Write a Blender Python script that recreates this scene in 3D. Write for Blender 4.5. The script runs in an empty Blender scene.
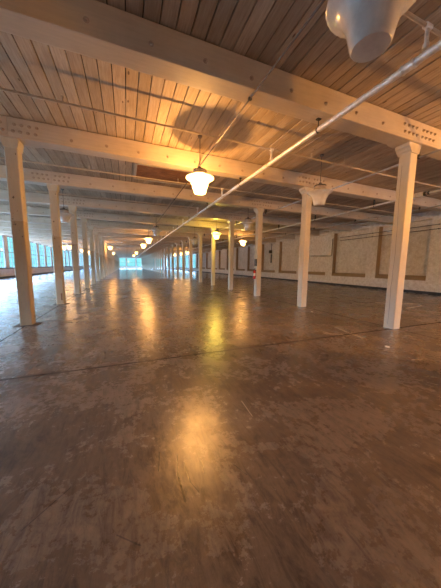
import bpy, bmesh, math, random
from mathutils import Vector, Matrix
random.seed(7)
C = bpy.context.scene.collection
PI = math.pi

# ---------------------------------------------------------------- camera
CAMX, CAMZ = 2.2971, 1.5
F_PX, YAW, PITCH, ROLL = 237.022, .3793, .1192, .0111
cam_d = bpy.data.cameras.new('camera'); cam = bpy.data.objects.new('camera', cam_d); C.objects.link(cam)
cam_d.sensor_fit = 'VERTICAL'; cam_d.sensor_height = 36.0; cam_d.lens = 36.0 * F_PX / 588
cam_d.clip_start = .05; cam_d.clip_end = 600
fw = Vector((math.sin(YAW)*math.cos(PITCH), math.cos(YAW)*math.cos(PITCH), -math.sin(PITCH)))
rt = Vector((math.cos(YAW), -math.sin(YAW), 0)); up = rt.cross(fw)
r2 = rt*math.cos(ROLL) + up*math.sin(ROLL); u2 = -rt*math.sin(ROLL) + up*math.cos(ROLL)
M = Matrix((r2, u2, -fw)).transposed().to_4x4(); M.translation = Vector((CAMX, 0, CAMZ))
cam.matrix_world = M
bpy.context.scene.camera = cam

# ---------------------------------------------------------------- exposure and world
vs = bpy.context.scene.view_settings
vs.view_transform = 'Standard'; vs.look = 'None'; vs.gamma = 1; vs.use_curve_mapping = False
vs.exposure = 0.68
SKY_HIGH = (.46, .66, 1.0); SKY_HIGH_S = 38.0
SKY_LOW = (.22, .66, .74); SKY_LOW_S = .95
GROUND = (.50, .68, 1.0); GROUND_S = 13.0
w = bpy.data.worlds.new('sky'); bpy.context.scene.world = w; w.use_nodes = True
nt = w.node_tree; nt.nodes.clear()
out = nt.nodes.new('ShaderNodeOutputWorld'); bg = nt.nodes.new('ShaderNodeBackground')
tc = nt.nodes.new('ShaderNodeTexCoord'); sx = nt.nodes.new('ShaderNodeSeparateXYZ')
mr = nt.nodes.new('ShaderNodeMapRange'); mr.inputs[1].default_value = -1; mr.inputs[2].default_value = 1
rp = nt.nodes.new('ShaderNodeValToRGB')
nt.links.new(tc.outputs['Generated'], sx.inputs[0]); nt.links.new(sx.outputs[2], mr.inputs[0])
nt.links.new(mr.outputs[0], rp.inputs[0]); nt.links.new(rp.outputs[0], bg.inputs[0]); nt.links.new(bg.outputs[0], out.inputs[0])
S = 38.0
def sc(c, s): return tuple(x*s/S for x in c) + (1,)
els = rp.color_ramp.elements
els[0].position = 0; els[0].color = sc(GROUND, GROUND_S)
els[1].position = 1; els[1].color = sc(SKY_HIGH, SKY_HIGH_S)
for p_, c_ in ((.42, sc(GROUND, GROUND_S)), (.465, sc(SKY_LOW, SKY_LOW_S*.8)), (.5, sc(SKY_LOW, SKY_LOW_S)), (.545, sc(SKY_LOW, SKY_LOW_S*1.1)), (.62, sc(SKY_HIGH, SKY_HIGH_S))):
    e = els.new(p_); e.color = c_
bg.inputs[1].default_value = S

# room numbers
W, SP, Y0 = 8.435, 3.295, 3.806
XL, XR, YB, YF = -9.25, 18.4, -6.2, 107.0
HB, HC = 4.26, 4.70                 # underside of beams, underside of the ceiling boards
ROWS = list(range(-2, 31))
rowy = lambda i: Y0 + SP*i
# openings the daylight comes through (portals only steer sampling, they give off nothing)
def portal(loc, rot, sx_, sy_):
    d = bpy.data.lights.new('daylight_portal', 'AREA'); d.shape = 'RECTANGLE'; d.size = sx_; d.size_y = sy_
    d.cycles.is_portal = True
    o = bpy.data.objects.new('daylight_portal', d); o.location = loc; o.rotation_euler = rot; C.objects.link(o)
for k in range(4):
    portal((XL-.24, -6+113*(k+.5)/4, 2.7), (0, -PI/2, 0), 3.6, 113/4)
portal((4.5, YF+.4, 2.6), (-PI/2, 0, 0), 27, 3.6)
portal((14, YB-.4, 2.6), (PI/2, 0, 0), 9, 3.6)
portal((XR+.75, 82, 2.6), (0, PI/2, 0), 3.6, 50)

# ---------------------------------------------------------------- materials
class NT:
    def __init__(s, name):
        s.m = bpy.data.materials.new(name); s.m.use_nodes = True; s.t = s.m.node_tree
        s.b = s.t.nodes['Principled BSDF']; s.out = s.t.nodes['Material Output']
        s.tc = s.n('ShaderNodeTexCoord')
    def n(s, k, **kw):
        x = s.t.nodes.new(k)
        for a, v in kw.items(): setattr(x, a, v)
        return x
    def l(s, a, b): s.t.links.new(a, b)
    def coord(s, scale=(1,1,1), kind='Object'):
        mp = s.n('ShaderNodeMapping'); mp.inputs['Scale'].default_value = scale
        s.l(s.tc.outputs[kind], mp.inputs[0]); return mp.outputs[0]
    def noise(s, scale=5, detail=4, rough=.6, stretch=(1,1,1), dist=0):
        x = s.n('ShaderNodeTexNoise'); x.inputs['Scale'].default_value = scale; x.inputs['Detail'].default_value = detail
        x.inputs['Roughness'].default_value = rough; x.inputs['Distortion'].default_value = dist
        s.l(s.coord(stretch), x.inputs['Vector']); return x.outputs['Fac']
    def ramp(s, fac, stops, interp='LINEAR'):
        r = s.n('ShaderNodeValToRGB'); r.color_ramp.interpolation = interp
        e = r.color_ramp.elements
        e[0].position, e[0].color = stops[0][0], tuple(stops[0][1])+(1,)
        e[1].position, e[1].color = stops[-1][0], tuple(stops[-1][1])+(1,)
        for p, c in stops[1:-1]: q = e.new(p); q.color = tuple(c)+(1,)
        s.l(fac, r.inputs[0]); return r.outputs[0]
    def mix(s, fac, a, b, mode='MIX'):
        x = s.n('ShaderNodeMix', data_type='RGBA', blend_type=mode)
        for i, v in ((0, fac), (6, a), (7, b)):
            if hasattr(v, 'links'): s.l(v, x.inputs[i])
            elif isinstance(v, (int, float)): x.inputs[i].default_value = v
            else: x.inputs[i].default_value = tuple(v)+(1,)
        return x.outputs[2]
    def math(s, op, a, b=0.0, c=None):
        x = s.n('ShaderNodeMath', operation=op)
        for i, v in enumerate((a, b) if c is None else (a, b, c)):
            if hasattr(v, 'links'): s.l(v, x.inputs[i])
            else: x.inputs[i].default_value = v
        return x.outputs[0]
    def sep(s, vec=None):
        x = s.n('ShaderNodeSeparateXYZ'); s.l(vec or s.tc.outputs['Object'], x.inputs[0]); return x.outputs
    def bump(s, h, strength=.3, dist=.01):
        x = s.n('ShaderNodeBump'); x.inputs['Strength'].default_value = strength; x.inputs['Distance'].default_value = dist
        s.l(h, x.inputs['Height']); s.l(x.outputs[0], s.b.inputs['Normal'])
    def col(s, c):
        if hasattr(c, 'links'): s.l(c, s.b.inputs['Base Color'])
        else: s.b.inputs['Base Color'].default_value = tuple(c)+(1,)
    def rough(s, r):
        if hasattr(r, 'links'): s.l(r, s.b.inputs['Roughness'])
        else: s.b.inputs['Roughness'].default_value = r

def g3(v): return (v, v, v)
def simple(name, c, rough=.6, metal=0, nscale=8, var=.18, bump=.1):
    m = NT(name); n = m.noise(nscale, 5)
    m.col(m.ramp(n, [(.3, [x*(1-var) for x in c]), (.7, [min(1, x*(1+var)) for x in c])]))
    m.rough(rough); m.b.inputs['Metallic'].default_value = metal
    if bump: m.bump(n, bump, .005)
    return m.m

def paint_mat(name, c, c2=None, zsplit=None, chips=.30):
    m = NT(name)
    n = m.noise(2.2, 5, .6, (1, 1, .35)); fine = m.noise(34, 4, .7, (1, 1, .25)); ch = m.noise(9, 6, .75, (1, 1, .55))
    base = m.ramp(n, [(.3, [x*.84 for x in c]), (.7, [min(1, x*1.06) for x in c])])
    if c2:
        z = m.sep()[2]
        f = m.math('GREATER_THAN', m.math('ADD', z, m.math('MULTIPLY', fine, .05)), zsplit)
        base = m.mix(f, base, m.ramp(n, [(.3, [x*.88 for x in c2]), (.7, c2)]))
    base = m.mix(m.math('MULTIPLY', fine, .22), base, (.35, .29, .22), 'MULTIPLY')
    base = m.mix(m.ramp(ch, [(chips, (1, 1, 1)), (chips+.025, (0, 0, 0))]), base, (.13, .09, .06))
    m.col(base); m.rough(.5); m.bump(fine, .25, .004)
    return m.m
M_COL_L = paint_mat('two_tone_column_paint', (.48, .37, .24), (.60, .51, .38), 2.50, .35)
M_COL_R = paint_mat('cream_column_paint', (.64, .57, .44))
M_CAP = paint_mat('capital_paint', (.62, .55, .43), chips=.24)

def wood_ceiling():
    m = NT('whitewashed_ceiling_boards')
    s = m.sep(); idx = m.math('FLOOR', m.math('DIVIDE', m.math('ADD', s[0], 9.25), .212))
    wn = m.n('ShaderNodeTexWhiteNoise', noise_dimensions='1D'); m.l(idx, wn.inputs['W'])
    grain = m.noise(5, 6, .65, (9, .6, 1)); blot = m.noise(1.3, 5, .6, (1, .5, 1)); kn = m.n('ShaderNodeTexVoronoi')
    kn.inputs['Scale'].default_value = 2.6; m.l(m.coord((1.6, .55, 1)), kn.inputs['Vector'])
    base = m.ramp(grain, [(.25, (.36, .27, .19)), (.55, (.55, .44, .32)), (.8, (.64, .54, .41))])
    base = m.mix(.55, base, m.ramp(wn.outputs[0], [(0, g3(.42)), (1, g3(1.0))]), 'MULTIPLY')
    base = m.mix(.6, base, m.ramp(blot, [(.3, (.68, .62, .56)), (.65, (1, 1, 1))]), 'MULTIPLY')
    base = m.mix(m.ramp(kn.outputs['Distance'], [(.05, (1, 1, 1)), (.075, (0, 0, 0))]), base, (.10, .06, .035))
    m.col(base); m.rough(.62); m.bump(grain, .35, .004)
    return m.m
M_CEIL = wood_ceiling()
def beam_mat(name, c):
    m = NT(name)
    grain = m.noise(4, 6, .6, (.5, 6, 6)); blot = m.noise(.9, 5, .65); kn = m.noise(7, 5, .75)
    base = m.ramp(grain, [(.3, [x*.86 for x in c]), (.7, c)])
    base = m.mix(.6, base, m.ramp(blot, [(.32, (.74, .70, .64)), (.6, (1, 1, 1))]), 'MULTIPLY')
    base = m.mix(m.ramp(kn, [(.27, (1, 1, 1)), (.30, (0, 0, 0))]), base, (.2, .13, .08))
    m.col(base); m.rough(.5); m.bump(grain, .25, .004)
    return m.m
M_BEAM = beam_mat('painted_beam', (.60, .50, .38))
M_STRIP = beam_mat('painted_strip', (.60, .52, .40))
M_BOLT = simple('painted_bolt', (.36, .28, .21), .5)
M_DARKGAP = simple('dark_cavity', (.03, .025, .02), .9)

def wall_mat(name, c):
    m = NT(name)
    br = m.n('ShaderNodeTexBrick'); br.inputs['Scale'].default_value = 1; br.inputs['Brick Width'].default_value = .22
    br.inputs['Row Height'].default_value = .075; br.inputs['Mortar Size'].default_value = .008
    cx = m.n('ShaderNodeCombineXYZ'); s = m.sep(); m.l(m.math('ADD', s[0], s[1]), cx.inputs[0]); m.l(s[2], cx.inputs[1])
    m.l(cx.outputs[0], br.inputs['Vector'])
    n = m.noise(.55, 6, .65); n2 = m.noise(5, 6, .7); n3 = m.noise(18, 4, .7)
    base = m.ramp(n, [(.3, [x*.80 for x in c]), (.5, [x*.94 for x in c]), (.72, c)])
    base = m.mix(.5, base, m.ramp(n2, [(.35, (.55, .47, .38)), (.6, (1, 1, 1))]), 'MULTIPLY')
    low = m.ramp(m.math('ADD', s[2], m.math('MULTIPLY', n2, .8)), [(.30, (1, 1, 1)), (1.1, (0, 0, 0))])
    base = m.mix(m.math('MULTIPLY', low, m.ramp(n3, [(.4, (0, 0, 0)), (.6, (.55, .55, .55))])), base, (.38, .29, .22))
    base = m.mix(m.math('MULTIPLY', br.outputs['Fac'], .25), base, (.3, .26, .22))
    m.col(base); m.rough(.75)
    h = m.math('SUBTRACT', m.math('MULTIPLY', n2, .5), m.math('MULTIPLY', br.outputs['Fac'], .6)); m.bump(h, .5, .01)
    return m.m
M_WALL = wall_mat('whitewashed_brick', (.88, .85, .81))
M_WALL_L = wall_mat('pinkish_painted_wall', (.72, .60, .52))
M_TRIM = paint_mat('dark_tan_trim', (.36, .26, .16), chips=.2)
M_BASE = simple('black_baseboard', (.018, .018, .022), .5)
M_FRAME = simple('window_frame_paint', (.08, .085, .085), .5)

def floor_mat():
    m = NT('sealed_concrete')
    s = m.sep()
    big = m.noise(.35, 5, .6); mid = m.noise(1.6, 7, .68, (1, 1, 1), .6); fine = m.noise(14, 7, .75); str_ = m.noise(5.5, 10, .78, (2.6, .75, 1), .8)
    base = m.ramp(big, [(.3, (.135, .094, .066)), (.55, (.185, .135, .098)), (.75, (.250, .192, .146))])
    beyond = m.math('GREATER_THAN', s[1], 26.6)      # the far pour: its pale blue is reflected daylight painted into the colour
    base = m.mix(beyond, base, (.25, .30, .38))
    base = m.mix(.9, base, m.ramp(mid, [(.32, g3(.62)), (.50, g3(.95)), (.70, g3(1.3))]), 'MULTIPLY')
    base = m.mix(.75, base, m.ramp(str_, [(.38, g3(.28)), (.53, g3(.92)), (.72, g3(1.35))]), 'MULTIPLY')
    base = m.mix(.6, base, m.ramp(fine, [(.3, g3(.62)), (.6, g3(1.08))]), 'MULTIPLY')
    worn = m.math('MULTIPLY', m.ramp(m.noise(2.4, 6, .7, (.5, 1.6, 1), .8), [(.60, (0, 0, 0)), (.80, (1, 1, 1))]), .16)
    base = m.mix(worn, base, (.36, .28, .21))
    # sawn joints, cut along the column lines and across the bays
    wob = m.math('MULTIPLY', m.math('SUBTRACT', mid, .5), .03)
    mask = None
    for ax, vals in ((0, (0.0, W)), (1, (3.74, 26.6, 49.6, 72.6))):
        for v in vals:
            d = m.math('ABSOLUTE', m.math('SUBTRACT', m.math('ADD', s[ax], wob), v))
            k = m.math('LESS_THAN', d, (.014 if ax == 0 else .023) if v < 10 else .05)
            mask = k if mask is None else m.math('MAXIMUM', mask, k)
    # skid marks and scrapes: worn lines with a place of their own
    def seg(a, b, wd):
        ax_, ay = a; bx_, by = b; L2 = (bx_-ax_)**2+(by-ay)**2
        px = m.math('SUBTRACT', s[0], ax_); py = m.math('SUBTRACT', s[1], ay)
        t = m.math('DIVIDE', m.math('ADD', m.math('MULTIPLY', px, bx_-ax_), m.math('MULTIPLY', py, by-ay)), L2)
        c = m.n('ShaderNodeClamp'); m.l(t, c.inputs[0]); t = c.outputs[0]
        dx = m.math('SUBTRACT', px, m.math('MULTIPLY', t, bx_-ax_)); dy = m.math('SUBTRACT', py, m.math('MULTIPLY', t, by-ay))
        d = m.math('SQRT', m.math('ADD', m.math('MULTIPLY', dx, dx), m.math('MULTIPLY', dy, dy)))
        return m.math('LESS_THAN', m.math('ADD', d, m.math('MULTIPLY', m.math('SUBTRACT', fine, .5), wd*2)), wd)
    dark = None
    for a, b, wd in (((2.63,1.73),(2.595,1.55),.004), ((2.595,1.55),(2.60,1.33),.006), ((2.66,1.63),(2.665,1.45),.004), ((2.665,1.45),(2.70,1.36),.003),
                     ((2.79,1.68),(2.78,1.48),.003), ((2.50,1.8),(2.47,1.62),.003), ((3.0,1.5),(3.06,1.36),.003), ((1.9,1.7),(1.7,1.5),.004), ((2.2,1.28),(2.32,1.18),.004)):
        k = seg(a, b, wd); dark = k if dark is None else m.math('MAXIMUM', dark, k)
    light = None
    for a, b, wd in (((3.45,2.22),(3.43,1.94),.005), ((7.15,4.3),(7.0,3.85),.03), ((7.0,3.75),(6.95,3.4),.035), ((6.6,2.3),(6.9,2.25),.012), ((5.5,1.3),(5.62,1.25),.01), ((1.3,4.9),(1.55,4.7),.01)):
        k = seg(a, b, wd); light = k if light is None else m.math('MAXIMUM', light, k)
    base = m.mix(m.math('MULTIPLY', dark, .85), base, (.02, .014, .01))
    base = m.mix(m.math('MULTIPLY', light, .7), base, (.52, .44, .36))
    base = m.mix(m.math('MULTIPLY', mask, .95), base, (.03, .022, .017))
    m.col(base)
    r = m.math('ADD', m.math('MULTIPLY', mid, .16), m.math('ADD', m.math('MULTIPLY', fine, .10), FLOOR_R))
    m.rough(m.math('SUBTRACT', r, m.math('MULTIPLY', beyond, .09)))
    sp = m.math('MULTIPLY', m.math('SUBTRACT', 1.0, mask), m.ramp(str_, [(.34, g3(.35)), (.50, g3(.95)), (.75, g3(1.25))]))
    m.l(m.math('MULTIPLY', m.math('MULTIPLY', sp, m.ramp(fine, [(.3, g3(.6)), (.62, g3(1.2))])), FLOOR_SPEC), m.b.inputs['Specular IOR Level'])
    hf = m.noise(38, 5, .7, (1, .6, 1))
    m.bump(m.math('ADD', m.math('ADD', m.math('MULTIPLY', mid, 1.0), m.math('MULTIPLY', hf, .22)), m.math('MULTIPLY', fine, .35)), .20, .02)
    return m.m
FLOOR_R, FLOOR_SPEC = .14, .75
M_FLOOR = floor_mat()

def glass_shade(name, c, lit, strength):
    m = NT(name); t = m.t
    tr = m.n('ShaderNodeBsdfTransparent'); tr.inputs[0].default_value = (1, .97, .92, 1)
    mx = m.n('ShaderNodeMixShader'); mx.inputs[0].default_value = .28 if lit else .80
    m.b.inputs['Base Color'].default_value = tuple(c)+(1,); m.b.inputs['Roughness'].default_value = .22
    if lit:
        m.b.inputs['Emission Color'].default_value = tuple(lit)+(1,); m.b.inputs['Emission Strength'].default_value = strength
    else:
        n = m.noise(6, 5, .6); m.col(m.ramp(n, [(.35, [x*.78 for x in c]), (.65, c)]))
    m.l(tr.outputs[0], mx.inputs[1]); m.l(m.b.outputs[0], mx.inputs[2]); m.l(mx.outputs[0], m.out.inputs[0])
    return m.m
ORANGE = (1.0, .47, .12); YELLOW = (1.0, .70, .10)
M_GLASS_OFF = glass_shade('unlit_glass_shade', (.82, .81, .80), None, 0)
M_GLASS_ON = glass_shade('lit_glass_shade', (.9, .85, .75), (1.0, .58, .20), 2.2)
M_GLASS_YEL = glass_shade('lit_yellow_glass_shade', (.9, .85, .6), (1.0, .60, .08), 1.2)
M_FITTER = simple('dull_metal_fitter', (.42, .36, .32), .45, .5)
M_CAPD = simple('dark_lamp_cap', (.07, .06, .06), .5, .3)
M_PIPE = simple('painted_pipe', (.74, .71, .66), .35, .25, 14)
M_PIPE_T = simple('tan_painted_pipe', (.46, .37, .27), .55)
M_PIPE_D = simple('dark_conduit', (.13, .11, .10), .5, .4)
M_GALV = simple('galvanised_conduit', (.46, .44, .42), .38, .6)
M_IRON = simple('black_iron', (.05, .045, .04), .5, .5)
M_RED = simple('extinguisher_red', (.55, .02, .02), .3, 0, 8, .05, 0)
M_LABEL = simple('white_label', (.8, .8, .78), .5, 0, 8, .05, 0)
M_BLACK = simple('black_plastic', (.02, .02, .02), .4, 0, 8, .1, 0)
M_PAPER = simple('white_paper', (.85, .83, .8), .8)
M_STRING = simple('pale_string', (.62, .52, .42), .8)
def brown_patch():
    m = NT('bare_brown_planks'); g = m.noise(6, 6, .65, (.6, 7, 1)); b = m.noise(2.2, 5)
    c = m.ramp(g, [(.3, (.13, .05, .02)), (.55, (.34, .15, .06)), (.75, (.48, .25, .10))])
    m.col(m.mix(.6, c, m.ramp(b, [(.4, g3(.5)), (.6, g3(1))]), 'MULTIPLY')); m.rough(.7); m.bump(g, .4, .006); return m.m
M_BROWN = brown_patch()
def pane_mat():
    m = NT('window_glass')
    tr = m.n('ShaderNodeBsdfTransparent'); tr.inputs[0].default_value = (.93, .98, .97, 1)
    gl = m.n('ShaderNodeBsdfGlossy'); gl.inputs['Roughness'].default_value = .05
    mx = m.n('ShaderNodeMixShader'); mx.inputs[0].default_value = .06
    m.l(tr.outputs[0], mx.inputs[1]); m.l(gl.outputs[0], mx.inputs[2]); m.l(mx.outputs[0], m.out.inputs[0]); return m.m
M_PANE = pane_mat()

# ---------------------------------------------------------------- mesh helpers
class MB:
    def __init__(s): s.v = []; s.f = []
    def add(s, vs_, fs):
        k = len(s.v); s.v += [tuple(v) for v in vs_]; s.f += [tuple(i+k for i in f) for f in fs]; return s
    def box(s, x0, x1, y0, y1, z0, z1):
        return s.add([(x0,y0,z0),(x1,y0,z0),(x1,y1,z0),(x0,y1,z0),(x0,y0,z1),(x1,y0,z1),(x1,y1,z1),(x0,y1,z1)],
                     [(0,3,2,1),(4,5,6,7),(0,1,5,4),(1,2,6,5),(2,3,7,6),(3,0,4,7)])
    def prism(s, poly, axis, a, b):
        """poly: list of 2-D points; extruded along axis from a to b"""
        n = len(poly)
        def P(p, t):
            if axis == 'x': return (t, p[0], p[1])
            if axis == 'y': return (p[0], t, p[1])
            return (p[0], p[1], t)
        vs_ = [P(p, a) for p in poly] + [P(p, b) for p in poly]
        fs = [(i, (i+1) % n, n+(i+1) % n, n+i) for i in range(n)] + [tuple(range(n))[::-1], tuple(range(n, 2*n))]
        return s.add(vs_, fs)
    def tube(s, pts, r, seg=10, cap=True):
        pts = [Vector(p) for p in pts]; rings = []
        prev = None
        for i, p in enumerate(pts):
            d = (pts[min(i+1, len(pts)-1)] - pts[max(i-1, 0)]).normalized()
            a = Vector((0,0,1)) if abs(d.z) < .9 else Vector((1,0,0))
            if prev is None: x = d.cross(a).normalized()
            else: x = (prev - d*prev.dot(d)).normalized()
            prev = x; y = d.cross(x)
            rings.append([p + (x*math.cos(2*PI*k/seg) + y*math.sin(2*PI*k/seg))*r for k in range(seg)])
        vs_ = [v for rg in rings for v in rg]; fs = []
        for i in range(len(pts)-1):
            for k in range(seg):
                k2 = (k+1) % seg; fs.append((i*seg+k, i*seg+k2, (i+1)*seg+k2, (i+1)*seg+k))
        if cap: fs += [tuple(range(seg))[::-1], tuple(range((len(pts)-1)*seg, len(pts)*seg))]
        return s.add(vs_, fs)
    def lathe(s, prof, seg=32, rib=0, c=(0,0,0)):
        vs_ = []; fs = []
        for j, (r, z) in enumerate(prof):
            for k in range(seg):
                rr = r*(1 + (rib if k % 2 else -rib)); a = 2*PI*k/seg
                vs_.append((c[0]+rr*math.cos(a), c[1]+rr*math.sin(a), c[2]+z))
        for j in range(len(prof)-1):
            for k in range(seg):
                k2 = (k+1) % seg; fs.append((j*seg+k, j*seg+k2, (j+1)*seg+k2, (j+1)*seg+k))
        return s.add(vs_, fs)
    def mesh(s, name, mat, smooth=False, bevel=0):
        me = bpy.data.meshes.new(name); me.from_pydata(s.v, [], s.f); me.materials.append(mat)
        bm = bmesh.new(); bm.from_mesh(me)
        bmesh.ops.recalc_face_normals(bm, faces=bm.faces)
        if bevel: bmesh.ops.bevel(bm, geom=list(bm.edges), offset=bevel, segments=1, affect='EDGES', profile=.5)
        bm.to_mesh(me); bm.free()
        if smooth:
            for p in me.polygons: p.use_smooth = True
            try: me.set_sharp_from_angle(angle=math.radians(38))
            except Exception: pass
        return me
    def build(s, name, mat, parent=None, smooth=False, bevel=0):
        return link(name, s.mesh(name, mat, smooth, bevel), parent)
def link(name, me, parent=None, loc=(0,0,0)):
    o = bpy.data.objects.new(name, me); C.objects.link(o); o.location = loc
    if parent: o.parent = parent
    return o
def thing(name, label, cat, loc=(0,0,0), group=None):
    o = bpy.data.objects.new(name, None); C.objects.link(o); o.location = loc; o.empty_display_size = .1
    return tag(o, label, cat, group)
def tag(o, label, cat, group=None):
    o['label'] = label; o['category'] = cat; o['kind'] = 'thing'
    if group: o['group'] = group
    return o
def struct(o): o['kind'] = 'structure'; return o
def copy_tree(o, parent=None):
    c = o.copy(); C.objects.link(c); c.parent = parent
    for ch in o.children: copy_tree(ch, c)
    return c

# ---------------------------------------------------------------- the setting
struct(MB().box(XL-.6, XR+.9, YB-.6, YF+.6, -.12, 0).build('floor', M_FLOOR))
# ceiling: narrow boards running down the hall, each with its own slight tilt
mb = MB(); x = XL; pitch = .212
while x < XR-.01:
    x1 = min(x+pitch-.015, XR); dz = random.uniform(-.004, .004); dt = random.uniform(-.004, .004)
    z = HC+dz
    mb.prism([(x, z-dt), (x+.004, z-dt-.004), (x1-.004, z+dt-.004), (x1, z+dt), (x1, HC+.04), (x, HC+.04)], 'y', YB, YF)
    x += pitch
struct(mb.build('ceiling', M_CEIL))
o = struct(MB().box(XL-.6, XR+.9, YB-.6, YF+.6, HC+.045, HC+.2).build('ceiling_deck', M_DARKGAP))
o.name = 'ceiling'

def window(n, plane, c0, c1, z0, z1, at, nx, nz, depth=.06):
    """frame with glazing bars and one pane, in a wall of constant x ('x') or y ('y')"""
    def bx(mb, a0, a1, zz0, zz1, d0, d1):
        if plane == 'x': mb.box(at+d0, at+d1, a0, a1, zz0, zz1)
        else: mb.box(a0, a1, at+d0, at+d1, zz0, zz1)
    f = MB(); e = .07
    bx(f, c0, c0+e, z0, z1, -depth, depth); bx(f, c1-e, c1, z0, z1, -depth, depth)
    bx(f, c0, c1, z0, z0+e, -depth, depth); bx(f, c0, c1, z1-e, z1, -depth, depth)
    for i in range(1, nx): xx = c0+(c1-c0)*i/nx; bx(f, xx-.018, xx+.018, z0, z1, -.03, .03)
    for i in range(1, nz): zz = z0+(z1-z0)*i/nz; h = .035 if i == nz//2 else .015; bx(f, c0, c1, zz-h, zz+h, -.03, .03)
    o = struct(f.build('window_%d' % n, M_FRAME))
    p = MB(); bx(p, c0+.03, c1-.03, z0+.03, z1-.03, -.006, .006); p.build('pane', M_PANE, o)
    return o
# left wall: one wide window to a bay
wn = 0
mbw = MB(); T = .13; WZ0, WZ1 = 1.0, 4.35
mbw.box(XL-T, XL, YB-.6, YF+.6, 0, WZ0); mbw.box(XL-T, XL, YB-.6, YF+.6, WZ1, HC+.04)
lw = []; y = 28.75 - 11*SP
while y < YF+.3:
    lw.append(y); y += SP
prev = YB-.6
WWID = 2.55
for y in lw:
    if y+WWID > YF: break
    a = max(y, YB); mbw.box(XL-T, XL, prev, a, WZ0, WZ1); prev = y+WWID
    if y > 1.0: wn += 1; window(wn, 'x', y, y+WWID, WZ0, WZ1, XL-.065, 3, 6, .066)
    else: mbw.box(XL-T, XL, a, y+WWID, WZ0, WZ1)
mbw.box(XL-T, XL, prev, YF+.6, WZ0, WZ1)
struct(mbw.build('wall_left', M_WALL_L))
struct(MB().box(XL, XL+.12, YB, YF, .92, 1.0).build('trim_1', M_FRAME))
struct(MB().box(XL, XL+.05, YB, YF, 0, .16).build('baseboard_left', M_BASE))
# far and near end walls with tall windows
for nm, ya, yb, yg, xs, wz in (('wall_far', YF, YF+.6, YF+.25, [-8.3, -4.6, -.9, 2.85, 6.65, 10.5, 14.3], 3.25), ('wall_near', YB-.6, YB, YB-.25, [14.3], 3.4)):
    m_ = MB(); m_.box(XL-.6, XR+.9, ya, yb, 0, .75); m_.box(XL-.6, XR+.9, ya, yb, 4.2, HC+.04); p0 = XL-.6
    for x in xs:
        m_.box(p0, x, ya, yb, .75, 4.2); p0 = x+wz; wn += 1; window(wn, 'y', x, x+wz, .75, 4.2, yg, 1, 2)
    m_.box(p0, XR+.9, ya, yb, .75, 4.2)
    struct(m_.build(nm, M_WALL))
# right wall: bricked-up recesses between piers, real windows only towards the far end
m_ = MB(); D = .33; RZ0, RZ1 = .76, 4.25; PW, PP = 3.02, 3.76
starts = [8.37 + PP*k for k in range(-4, 27)]
YW = 8.37+PP*13-.2                    # beyond here the recesses hold real windows
m_.box(XR, XR+.9, YB-.6, YW, 0, RZ0); m_.box(XR, XR+.9, YB-.6, YW, RZ1, HC+.04)
m_.box(XR, XR+.14, YW, YF+.6, 0, RZ0); m_.box(XR, XR+.14, YW, YF+.6, RZ1, HC+.04)
p0 = YB-.6
for y in starts:
    y1 = y+PW
    if y1 > YF: break
    far_ = y > YW
    if far_ and p0 < YW: m_.box(XR, XR+.9, p0, YW, RZ0, RZ1); p0 = YW
    m_.box(XR, XR+(.14 if far_ else .9), p0, max(y, YB-.5), RZ0, RZ1); p0 = y1
    if not far_: m_.box(XR+D, XR+.9, max(y, YB-.5), y1, RZ0, RZ1)
    else: wn += 1; window(wn, 'x', y, y1, RZ0, RZ1, XR+.07, 3, 6, .068)
m_.box(XR, XR+.14, p0, YF+.6, RZ0, RZ1)
struct(m_.build('wall_right', M_WALL))
k = 2
for y in starts[1:]:
    if y+PW > YF or y > 57: break
    m_ = MB().prism([(XR+.003, RZ0), (XR+D, RZ0), (XR+D, RZ0+.27), (XR+.10, RZ0+.20), (XR+.003, RZ0+.02)], 'y', y+.005, y+PW-.03)
    m_.box(XR+.003, XR+D, y+PW-.028, y+PW-.003, RZ0, RZ1-.01)
    struct(m_.build('trim_%d' % k, M_TRIM)); k += 1
struct(MB().box(XR-.30, XR, 27.1, 27.75, 0, 4.25).build('trim_%d' % k, M_WALL)); k += 1
struct(MB().box(XR-.05, XR, YB, 27.1, 0, .15).build('baseboard_right', M_BASE))
struct(MB().box(XR-.05, XR, 27.75, YF, 0, .15).build('baseboard_right_far', M_BASE)).name = 'baseboard_right'

# ---------------------------------------------------------------- timber columns
CW = .126
def col_protos(mat):
    c = .016
    oct_ = lambda h: [(-h+c,-h),(h-c,-h),(h,-h+c),(h,h-c),(h-c,h),(-h+c,h),(-h,h-c),(-h,-h+c)]
    sh = MB().prism(oct_(CW), 'z', 0, HB-.20)
    # capital: moulded to both sides along the beam
    fl, fr = (.03, .03) if mat is M_COL_L else (.11, .04)
    q = HB-.20
    R = [(CW+.006+fr*t, q+z) for t, z in ((0, 0), (.10, .03), (.45, .06), (.60, .10), (1, .13), (1, .199))]
    Lf = [(-CW-.006-fl*t, q+z) for t, z in ((0, 0), (.10, .03), (.45, .06), (.60, .10), (1, .13), (1, .199))]
    prof = R + Lf[::-1]
    cp = MB().prism(prof, 'y', -.15, .15)
    return sh.mesh('shaft', mat), cp.mesh('capital', M_CAP)
GROUT = MB().box(-.23, .26, -.24, .19, .0005, .006).mesh('floor_patch', simple('rough_mortar', (.10, .07, .05), .9, 0, 20, .5, .6))
PL, PR_ = col_protos(M_COL_L), col_protos(M_COL_R)
ORD = ['nearest', 'second', 'third', 'fourth', 'fifth', 'sixth', 'seventh', 'eighth', 'ninth', 'tenth', 'eleventh', 'twelfth']
extraL = {1: 'cream square timber column at the left edge, tan lower half, nearest of the left row',
          2: 'cream timber column, second of the left row, brown scar near its foot'}
extraR = {0: 'cream timber column with a long vertical crack, nearest and largest of the right row',
          1: 'cream timber column with flared capital beside an unlit hanging lamp, second of the right row',
          2: 'cream timber column carrying the red fire extinguisher, third of the right row'}
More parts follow.
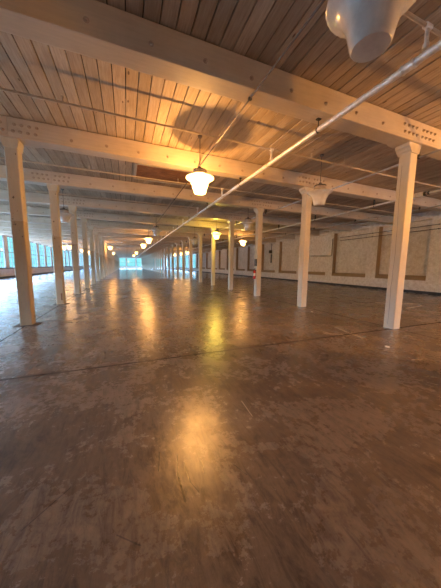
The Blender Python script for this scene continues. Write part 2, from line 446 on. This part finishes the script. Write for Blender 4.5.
for side, X, protos in (('left', 0.0, PL), ('right', W, PR_)):
    for i in ROWS:
        vis = i - (1 if side == 'left' else 0)
        ex = (extraL if side == 'left' else extraR).get(i)
        if vis < 0: lab = 'cream square timber column of the %s row, outside the near edge of the photo' % side
        elif ex: lab = ex
        elif vis < 9: lab = 'cream square timber column with small capital, %s from the near end of the %s row' % (ORD[vis], side)
        else: lab = 'small distant cream timber column far down the %s row, beyond its ninth' % side
        t = thing('timber_column', lab, 'column', (X, rowy(i), 0), 'timber columns of the %s row' % side)
        link('shaft', protos[0], t); link('capital', protos[1], t)
        if side == 'left' and i < 8: link('floor_patch', GROUT, t)
# crack, chipped patches and scars on the nearest columns
def part_patch(parent_xy, boxes, mat, name):
    for o in C.objects:
        if o.name.startswith('timber_column') and abs(o.location.x-parent_xy[0]) < .01 and abs(o.location.y-parent_xy[1]) < .01:
            m_ = MB()
            for b in boxes: m_.box(*b)
            p = m_.build(name, mat, o); return p
crk = MB(); zz = .1; yy = .02
pts = []
while zz < 4.0:
    pts.append((-CW-.001, yy, zz)); zz += .22; yy = max(-.05, min(.06, yy+random.uniform(-.018, .018)))
for o in list(C.objects):
    if o.name.startswith('timber_column') and abs(o.location.x-W) < .01 and abs(o.location.y-Y0) < .01:
        c_ = crk.tube(pts, .0025, 5).build('crack', M_IRON, o)
part_patch((0, rowy(2)), [(.03, .075, -CW-.003, -CW+.002, .16, .42)], M_BROWN, 'scar')

# ---------------------------------------------------------------- beams
BW, BH = .195, HC-HB
def beam_mesh(L, g0, g1):
    m_ = MB(); top = BH-.028; ch = .065
    full = [(-BW, .008), (-BW+.008, 0), (BW-.006, 0), (BW, .006), (BW, top), (-BW, top)]
    cut = [(-BW, .008), (-BW+.008, 0), (BW-ch, 0), (BW, ch), (BW, top), (-BW, top)]
    secs = [(0, full), (g0, full), (g0+.10, cut), (L-g1-.10, cut), (L-g1, full), (L, full)]
    n = 6; vs_ = [(x_, p[0], p[1]) for x_, sec in secs for p in sec]; fs = []
    for j in range(len(secs)-1):
        for i in range(n): fs.append((j*n+i, j*n+(i+1) % n, (j+1)*n+(i+1) % n, (j+1)*n+i))
    fs += [tuple(range(n))[::-1], tuple(range((len(secs)-1)*n, len(secs)*n))]
    return m_.add(vs_, fs)
bolt_me = MB().lathe([(.001, .032), (.016, .032), (.018, .028), (.018, .008), (.034, .006), (.036, 0)], 10)
bolt_me.v = [(v[0], -v[2], v[1]) for v in bolt_me.v]
BOLT = bolt_me.mesh('bolt', M_BOLT, True)
BAYS = {'left': (XL, -.004), 'middle': (0, W-.004), 'right': (W, XR)}
BM = {}
for s_, (a, b) in BAYS.items():
    L = b-a
    BM[s_] = beam_mesh(L, .42 if s_ != 'left' else .1, .42 if s_ != 'right' else .1).mesh('timber', M_BEAM)
    # narrow packing strip where the ceiling boards meet the beam
    BM[s_+'s'] = MB().box(.45, L-.45, BW+.014, BW+.055, .075, .15).mesh('edge_strip', M_STRIP)
    bx_ = []
    k_ = .76*.6
    if s_ == 'middle': xs = [1.2+.755*q for q in range(9)]
    else: xs = [.95+.79*q for q in range(int((L-1.5)/.79))]
    for q, x_ in enumerate(xs): bx_.append((x_, BH*.34 + (.012 if q % 2 else -.006)))
    ends = ([0] if s_ != 'left' else []) + ([L] if s_ != 'right' else [])
    for e_ in ends:
        sg = 1 if e_ == 0 else -1
        for dx in (.09, .22, .36, .50):
            for dz in (.30, .62): bx_.append((e_+sg*(dx+(.03 if dz > .5 else 0)), BH*dz))
    BM[s_+'b'] = bx_
    far = MB()
    for x_, z_ in bx_: far.box(x_-.024, x_+.024, -BW-.03, -BW, z_-.024, z_+.024)
    BM[s_+'f'] = far.mesh('bolt_row', M_BOLT)
for i in ROWS:
    for s_, (a, b) in BAYS.items():
        if i < 0: lab = 'heavy cream-painted ceiling beam over the %s aisle, behind the near edge of the photo' % s_
        elif i < 12: lab = 'heavy cream-painted bolted ceiling beam across the %s aisle, %s from the camera' % (s_, ORD[i])
        else: lab = 'distant painted ceiling beam across the %s aisle, beyond its twelfth' % s_
        t = thing('ceiling_beam', lab, 'beam', (a, rowy(i), HB), 'painted ceiling beams over the %s aisle' % s_)
        link('timber', BM[s_], t); link('edge_strip', BM[s_+'s'], t)
        near = 0 <= i <= (4 if s_ == 'middle' else 2)
        if near:
            for x_, z_ in BM[s_+'b']: link('bolt', BOLT, t, (x_, -BW, z_))
        elif i >= 0:
            o = link('bolt_row', BM[s_+'f'], t); o['kind'] = 'stuff'

# ---------------------------------------------------------------- pipes
def ring(mb_, c, axis, r, w_):
    c = Vector(c); d = Vector(axis)*w_/2; mb_.tube([c-d, c+d], r, 12)
XP, ZP = 5.76, 4.06
t = thing('sprinkler_main_pipe', 'long pale sprinkler main pipe running down the middle aisle under the beams', 'pipe', (XP, 0, ZP))
MB().tube([(0, YB, 0), (0, YF, 0)], .047, 14).build('pipe', M_PIPE, t, True)
y = -1.1
while y < 60:
    m_ = MB(); ring(m_, (0, y, 0), (0, 1, 0), .054, .12); ring(m_, (0, y-.07, 0), (0, 1, 0), .060, .025); ring(m_, (0, y+.07, 0), (0, 1, 0), .060, .025)
    m_.build('coupling', M_PIPE, t, True); y += 3.35
for i in range(0, 20):
    yb = rowy(i)
    m_ = MB(); ring(m_, (0, yb, 0), (0, 1, 0), .052, .03); m_.tube([(0, yb, .05), (0, yb, HB-ZP-.001)], .010, 6); m_.box(-.04, .04, yb-.03, yb+.03, HB-ZP-.02, HB-ZP-.001)
    m_.build('hanger', M_IRON, t)
BRY, BRZ = [rowy(i)+1.56 for i in range(-1, 14)], 4.37
BRX0, BRX1 = -8.9, 17.9
for q, yb in enumerate(BRY):
    nm_ = ['between the camera and the nearest beam', 'between the nearest and second beams', 'between the second and third beams', 'between the third and fourth beams'][q] if q < 4 else \
          ('between the %s and %s beams' % (ORD[q-1], ORD[q]) if q < 9 else 'far down the hall, beyond the ninth beam')
    t = thing('sprinkler_branch_pipe', 'thin pale sprinkler branch pipe crossing the ceiling %s' % nm_, 'pipe', (0, yb, BRZ), 'sprinkler branch pipes')
    MB().tube([(BRX0, 0, 0), (BRX1, 0, 0)], .022, 8).build('pipe', M_PIPE_T, t, True)
    m_ = MB(); m_.tube([(XP, 0, -(BRZ-ZP)+.062), (XP, 0, -.01)], .024, 8); ring(m_, (XP, 0, 0), (1, 0, 0), .034, .10); ring(m_, (XP, 0, -(BRZ-ZP)+.095), (0, 0, 1), .036, .06)
    m_.build('riser', M_PIPE, t, True)
    for x in (-7.2, -4.4, -1.6, 1.35, 4.1, 7.0, 9.9, 12.8, 15.7):
        m_ = MB(); m_.tube([(x, 0, .015), (x, 0, .10)], .013, 8); m_.tube([(x-.03, 0, .115), (x+.03, 0, .115)], .006, 6); m_.lathe([(.001, .125), (.03, .125), (.03, .13), (.001, .13)], 10, 0, (x, 0, 0))
        m_.tube([(x-.015, 0, .09), (x-.02, 0, .12)], .004, 5); m_.tube([(x+.015, 0, .09), (x+.02, 0, .12)], .004, 5)
        m_.build('sprinkler_head', M_PIPE_T, t)
    for x in (-8, -3, 2.4, 8.2, 11.5, 16.6):
        m_ = MB(); m_.tube([(x, 0, .0), (x, 0, HC-BRZ-.001)], .006, 6); ring(m_, (x, 0, 0), (1, 0, 0), .028, .025); m_.build('hanger', M_PIPE_T, t)
# conduits
def conduit(label, x, z, r, mat, y0=YB, y1=60, clips=True, nm='conduit', slope=0):
    t = thing(nm, label, 'conduit', (x, 0, z))
    MB().tube([(0, y0, 0), (slope*(y1-y0), y1, 0)], r, 8).build('pipe', mat, t, True)
    if clips:
        for i in range(0, 10):
            yy = rowy(i)
            if y0 < yy < y1:
                xs_ = slope*(yy-y0)
                m_ = MB(); m_.box(xs_-.03, xs_+.03, yy-.02, yy+.02, -r-.003, HB-z if z < HB else r); m_.build('clip', M_IRON, t)
    return t
conduit('thin dark conduit along the undersides of the beams, leading to the row of hanging lamps', 4.30, HB-.017, .013, M_PIPE_D, YB, 45)
conduit('thin pale pipe just right of the right column row under the beams', 8.80, 4.08, .022, M_GALV, YB, 60, True)
RP = conduit('bright pale pipe in the right aisle with a white junction fitting', 11.9, 4.02, .036, M_PIPE, YB, 60, True)
conduit('slim pale pipe in the right aisle nearest the right wall', 14.9, 4.16, .025, M_GALV, YB, 60, True)
jx = MB().box(-.07, .07, 5.32, 5.84, -.075, .075).build('junction_box', M_PIPE, RP, bevel=.012)
m_ = MB(); ring(m_, (0, 5.29, 0), (0, 1, 0), .075, .06); ring(m_, (0, 5.18, 0), (0, 1, 0), .06, .04); m_.build('flange', M_IRON, RP)

# ---------------------------------------------------------------- hanging lamps
def lathe_close(mb_, prof, seg, rib=0): return mb_.lathe(prof, seg, rib)
shade_prof = [(.001, -.37), (.10, -.373), (.140, -.368), (.152, -.35), (.160, -.315), (.172, -.26), (.190, -.195), (.213, -.135), (.242, -.085), (.282, -.045), (.325, -.018), (.350, -.006),
              (.356, .002), (.350, .012), (.31, .026), (.26, .045), (.21, .068), (.176, .09)]
SHADE = {k: MB().lathe(shade_prof, 64, .006).mesh('lamp_shade', mt, True) for k, mt in (('off', M_GLASS_OFF), ('on', M_GLASS_ON), ('yel', M_GLASS_YEL))}
FIT = MB().lathe([(.176, .084), (.182, .09), (.182, .11), (.168, .118), (.158, .14), (.158, .185), (.10, .20), (.001, .205)], 32).mesh('lamp_fitter', M_FITTER, True)
CAP = MB().lathe([(.162, .165), (.170, .172), (.170, .192), (.115, .215), (.05, .225), (.04, .27), (.018, .28), (.001, .28)], 28).mesh('lamp_cap', M_CAPD, True)
ZR = 3.65
def lamp(x, y, kind, label, group, z=ZR, power=None):
    t = thing('hanging_lamp', label, 'lamp', (x, y, z), group)
    link('lamp_shade', SHADE[kind], t); fo = link('lamp_fitter', FIT, t); link('lamp_cap', CAP, fo)
    MB().tube([(0, 0, .27), (0, 0, HC-z-.03)], .010, 8).build('stem', M_PIPE_D, t, True)
    MB().lathe([(.001, HC-z-.05), (.05, HC-z-.045), (.06, HC-z-.005), (.001, HC-z-.004)], 16).build('ceiling_plate', M_PIPE_D, t, True)
    if kind != 'off':
        d = bpy.data.lights.new('bulb', 'POINT'); d.energy = power or LAMP_W; d.color = ORANGE if kind == 'on' else YELLOW; d.shadow_soft_size = .025
        b = bpy.data.objects.new('bulb', d); C.objects.link(b); b.parent = t; b.location = (-.05, .06, -.115)
    return t
LAMP_W = 150
GM, GR_, GL = 'hanging lamps of the middle aisle', 'hanging lamps beside the right column row', 'hanging lamps towards the left'
lamp(4.22, 1.57, 'off', 'large unlit frosted glass lamp hanging at the top right, nearest the camera', GM)
lamp(4.12, 6.07, 'on', 'brightly lit orange glass lamp hanging over the middle aisle, nearest of the lit ones', GM, power=290, z=3.69)
lamp(4.14, 15.5, 'off', 'unlit grey glass lamp in the middle aisle just before the two lit ones', GM)
lamp(4.16, 21.1, 'on', 'lit orange lamp in the middle aisle just behind the small unlit grey one', GM)
lamp(4.16, 27.5, 'on', 'lit orange lamp, second behind the small unlit grey one in the middle aisle', GM)
lamp(4.10, 44.0, 'on', 'small distant lit lamp in the middle aisle, upper of the two by the far windows', GM, power=90)
lamp(4.10, 57.2, 'on', 'small distant lit lamp in the middle aisle, lowest and farthest before the far windows', GM, power=90)
lamp(7.64, 5.66, 'off', 'unlit frosted glass lamp hanging just right of the second right-row column', GR_)
lamp(8.10, 10.93, 'off', 'unlit grey glass lamp hanging left of the column with the extinguisher', GR_)
lamp(8.10, 15.4, 'yel', 'yellow-lit lamp glowing against a column of the right row', GR_)
lamp(7.85, 20.0, 'off', 'small unlit grey lamp among the columns of the right row, left of the yellow-lit one', GR_)
lamp(12.05, 19.2, 'on', 'lit orange lamp in the right aisle, seen between the third and fourth right columns', GR_)
lamp(11.75, 38.5, 'on', 'small lit lamp in the right aisle, right one of three distant lights', GR_, power=90)
lamp(11.55, 42.3, 'on', 'small lit lamp in the right aisle, middle one of three distant lights', GR_, power=90)
lamp(11.4, 47.3, 'on', 'small lit lamp in the right aisle, left one of three distant lights', GR_, power=90)
lamp(9.7, -.35, 'on', 'lit orange lamp hanging right of the camera, beyond the right edge of the photo', GR_, power=600)
lamp(12.3, .9, 'on', 'lit orange lamp added over the right aisle to brighten its wall, unseen beyond the right edge of the photo', 'lamps added over the right aisle', power=300)  # added out of view to brighten the right wall
lamp(-.12, 12.45, 'off', 'unlit lamp by the second left-row column, half hidden behind it', GL)
lamp(.58, 32.75, 'on', 'distant lit lamp at the left column row, the larger one', GL, power=90)
lamp(.3, 48.1, 'on', 'distant lit lamp at the left column row, the smaller one', GL, power=90)
lamp(-4.8, 35.2, 'on', 'distant lit lamp in the left aisle, leftmost, just right of the second left column', GL, power=90)
lamp(-4.0, 34.1, 'on', 'distant lit lamp in the left aisle, second from the left', GL, power=90)
lamp(-3.7, 41.1, 'on', 'distant lit lamp in the left aisle, third from the left', GL, power=90)
lamp(-3.5, 45.9, 'on', 'distant lit lamp in the left aisle, fourth from the left, beside the fourth left column', GL, power=90)

# ---------------------------------------------------------------- bare patch in the ceiling
t = thing('ceiling_patch', 'bare brown plank patch with pale edging in the ceiling between the second and third beams', 'patch', (3.75, 9.25, HC))
m_ = MB()
for q in range(8): m_.box(-1.0, .98, -.88+q*.17, -.88+q*.17+.150, -.03-.004*(q % 2), -.006)
m_.build('planks', M_BROWN, t)
m_ = MB(); m_.box(-1.04, 1.02, -.96, -.89, -.055, -.006); m_.box(-1.04, 1.02, .43, .50, -.055, -.006); m_.box(-1.08, -1.0, -.96, .50, -.055, -.006)
m_.build('edging', M_STRIP, t)

# ---------------------------------------------------------------- right wall fittings
def wall_run(label, z, y0, y1, r=.02, mat=M_PIPE_D):
    t = thing('wall_conduit', label, 'conduit', (XR-.03-r, 0, z), None)
    MB().tube([(0, y0, 0), (0, y1, -.15)], r, 8).build('pipe', mat, t, True)
    m_ = MB(); y = y0+.5
    while y < y1: 
        zz = -.15*(y-y0)/(y1-y0); m_.box(-.02, .02+r, y-.02, y+.02, zz-.03, zz+.03); y += 1.9
    m_.build('clip', M_IRON, t)
wall_run('upper grey conduit running along the top of the right brick wall', 3.98, -2, 14.5)
wall_run('lower grey conduit running along the top of the right brick wall', 3.74, -2, 14.5)
t = thing('wall_bracket_pipe', 'white bent pipe on the right wall right of the second right-row column, turning upward', 'pipe', (XR-.10, 15.3, 2.5))
MB().tube([(D+.09, 2.4, .08), (.02, 2.4, .08), (0, 2.35, .08), (0, .1, 0), (0, .02, .03), (0, 0, .1), (0, 0, 1.35), (0, -.12, 1.4)], .042, 8).build('pipe', M_PAPER, t, True)
MB().tube([(D+.09, 2.4, -.02), (.03, 2.4, -.02), (.02, 2.35, -.02), (.02, -.02, -.10), (.02, -.10, -.04), (.02, -.10, 1.3)], .022, 8).build('dark_conduit', M_PIPE_D, t, True)
m_ = MB()
for yy in (.12, .45): m_.box(-.03, .0995, yy-.04, yy+.04, -.06, .08)
m_.build('clip', M_PIPE, t)
t = thing('standpipe', 'dark vertical pipe with a valve box on the right wall, right of the extinguisher column', 'pipe', (XR+D-.10, 24.6, 1.9))
MB().tube([(0, 0, .5), (0, 0, 2.3)], .03, 8).build('pipe', M_IRON, t, True)
MB().box(-.12, .09, -.02, .40, 1.15, 1.5).build('valve_box', M_IRON, t, bevel=.02)
MB().tube([(0, 0, 0), (0, 0, 1.0)], .07, 10).build('sleeve', M_IRON, t, True)
m_ = MB(); m_.box(0, .0995, -.03, .03, .1, .16); m_.box(0, .0995, -.03, .03, .8, .86); m_.box(0, .0995, -.03, .03, 2.1, 2.16); m_.build('wall_clip', M_IRON, t)

# ---------------------------------------------------------------- fire extinguisher on the third right column
XE, YE, ZE = W-CW-.085, rowy(2)-.03, .86
t = thing('fire_extinguisher', 'red fire extinguisher with white label hung on the left face of a right-row column', 'fire extinguisher', (XE, YE, ZE))
cyl = MB().lathe([(.001, 0), (.05, .002), (.068, .02), (.07, .05), (.07, .34), (.062, .38), (.04, .41), (.022, .425), (.022, .44), (.001, .44)], 24).build('cylinder', M_RED, t, True)
MB().lathe([(.0712, .15), (.0712, .29)], 24).build('label', M_LABEL, cyl, True)
m_ = MB(); m_.tube([(0, 0, .44), (0, 0, .48)], .018, 10); m_.box(-.012, .012, -.11, .03, .485, .50); m_.box(-.012, .012, -.10, .02, .515, .528); m_.tube([(0, .03, .49), (0, .05, .49)], .018, 8)
vh = m_.build('valve_handle', M_BLACK, t)
MB().tube([(0, -.02, .46), (-.05, -.05, .46), (-.088, -.05, .40), (-.09, -.03, .25), (-.085, -.02, .12)], .010, 8).build('hose', M_BLACK, vh, True)
MB().box(.055, .0845, -.03, .03, .08, .46).build('bracket', M_IRON, t)
t = thing('wall_sign_plate', 'small black plate fixed above the red fire extinguisher', 'sign', (W-CW, YE, 1.50))
MB().box(-.05, -.001, -.10, .09, 0, .34).build('plate', M_BLACK, t, bevel=.006)

# ---------------------------------------------------------------- litter on the floor
def scrap(x, y, s_, label):
    m_ = MB(); pts = []
    n = 7
    for q in range(n): a = 2*PI*q/n; r = s_*random.uniform(.6, 1); pts.append((r*math.cos(a), r*math.sin(a)))
    vs_ = [(p[0], p[1], .001) for p in pts]+[(p[0]*.8, p[1]*.8, .012+random.uniform(0, .01)) for p in pts]
    m_.add(vs_, [(i, (i+1) % n, n+(i+1) % n, n+i) for i in range(n)]+[tuple(range(n))[::-1], tuple(range(n, 2*n))])
    o = m_.build('paper_scrap', M_PAPER); o.location = (x, y, 0); tag(o, label, 'litter', 'paper scraps on the floor')
scrap(6.86, 2.87, .045, 'white paper scrap on the floor in front of the nearest right column')
scrap(8.01, 6.09, .045, 'white paper scrap on the floor beside the foot of the second right column')
t = MB().tube([(12.2, 6.9, .006), (12.5, 6.4, .006), (13.1, 6.3, .006), (13.5, 6.0, .006), (13.2, 5.7, .006), (12.4, 5.55, .006), (11.9, 5.5, .006)], .009, 6).build('string', M_STRING, None, True)
tag(t, 'loose pale string lying on the floor right of the nearest right column', 'string')
bpy.context.view_layer.update()
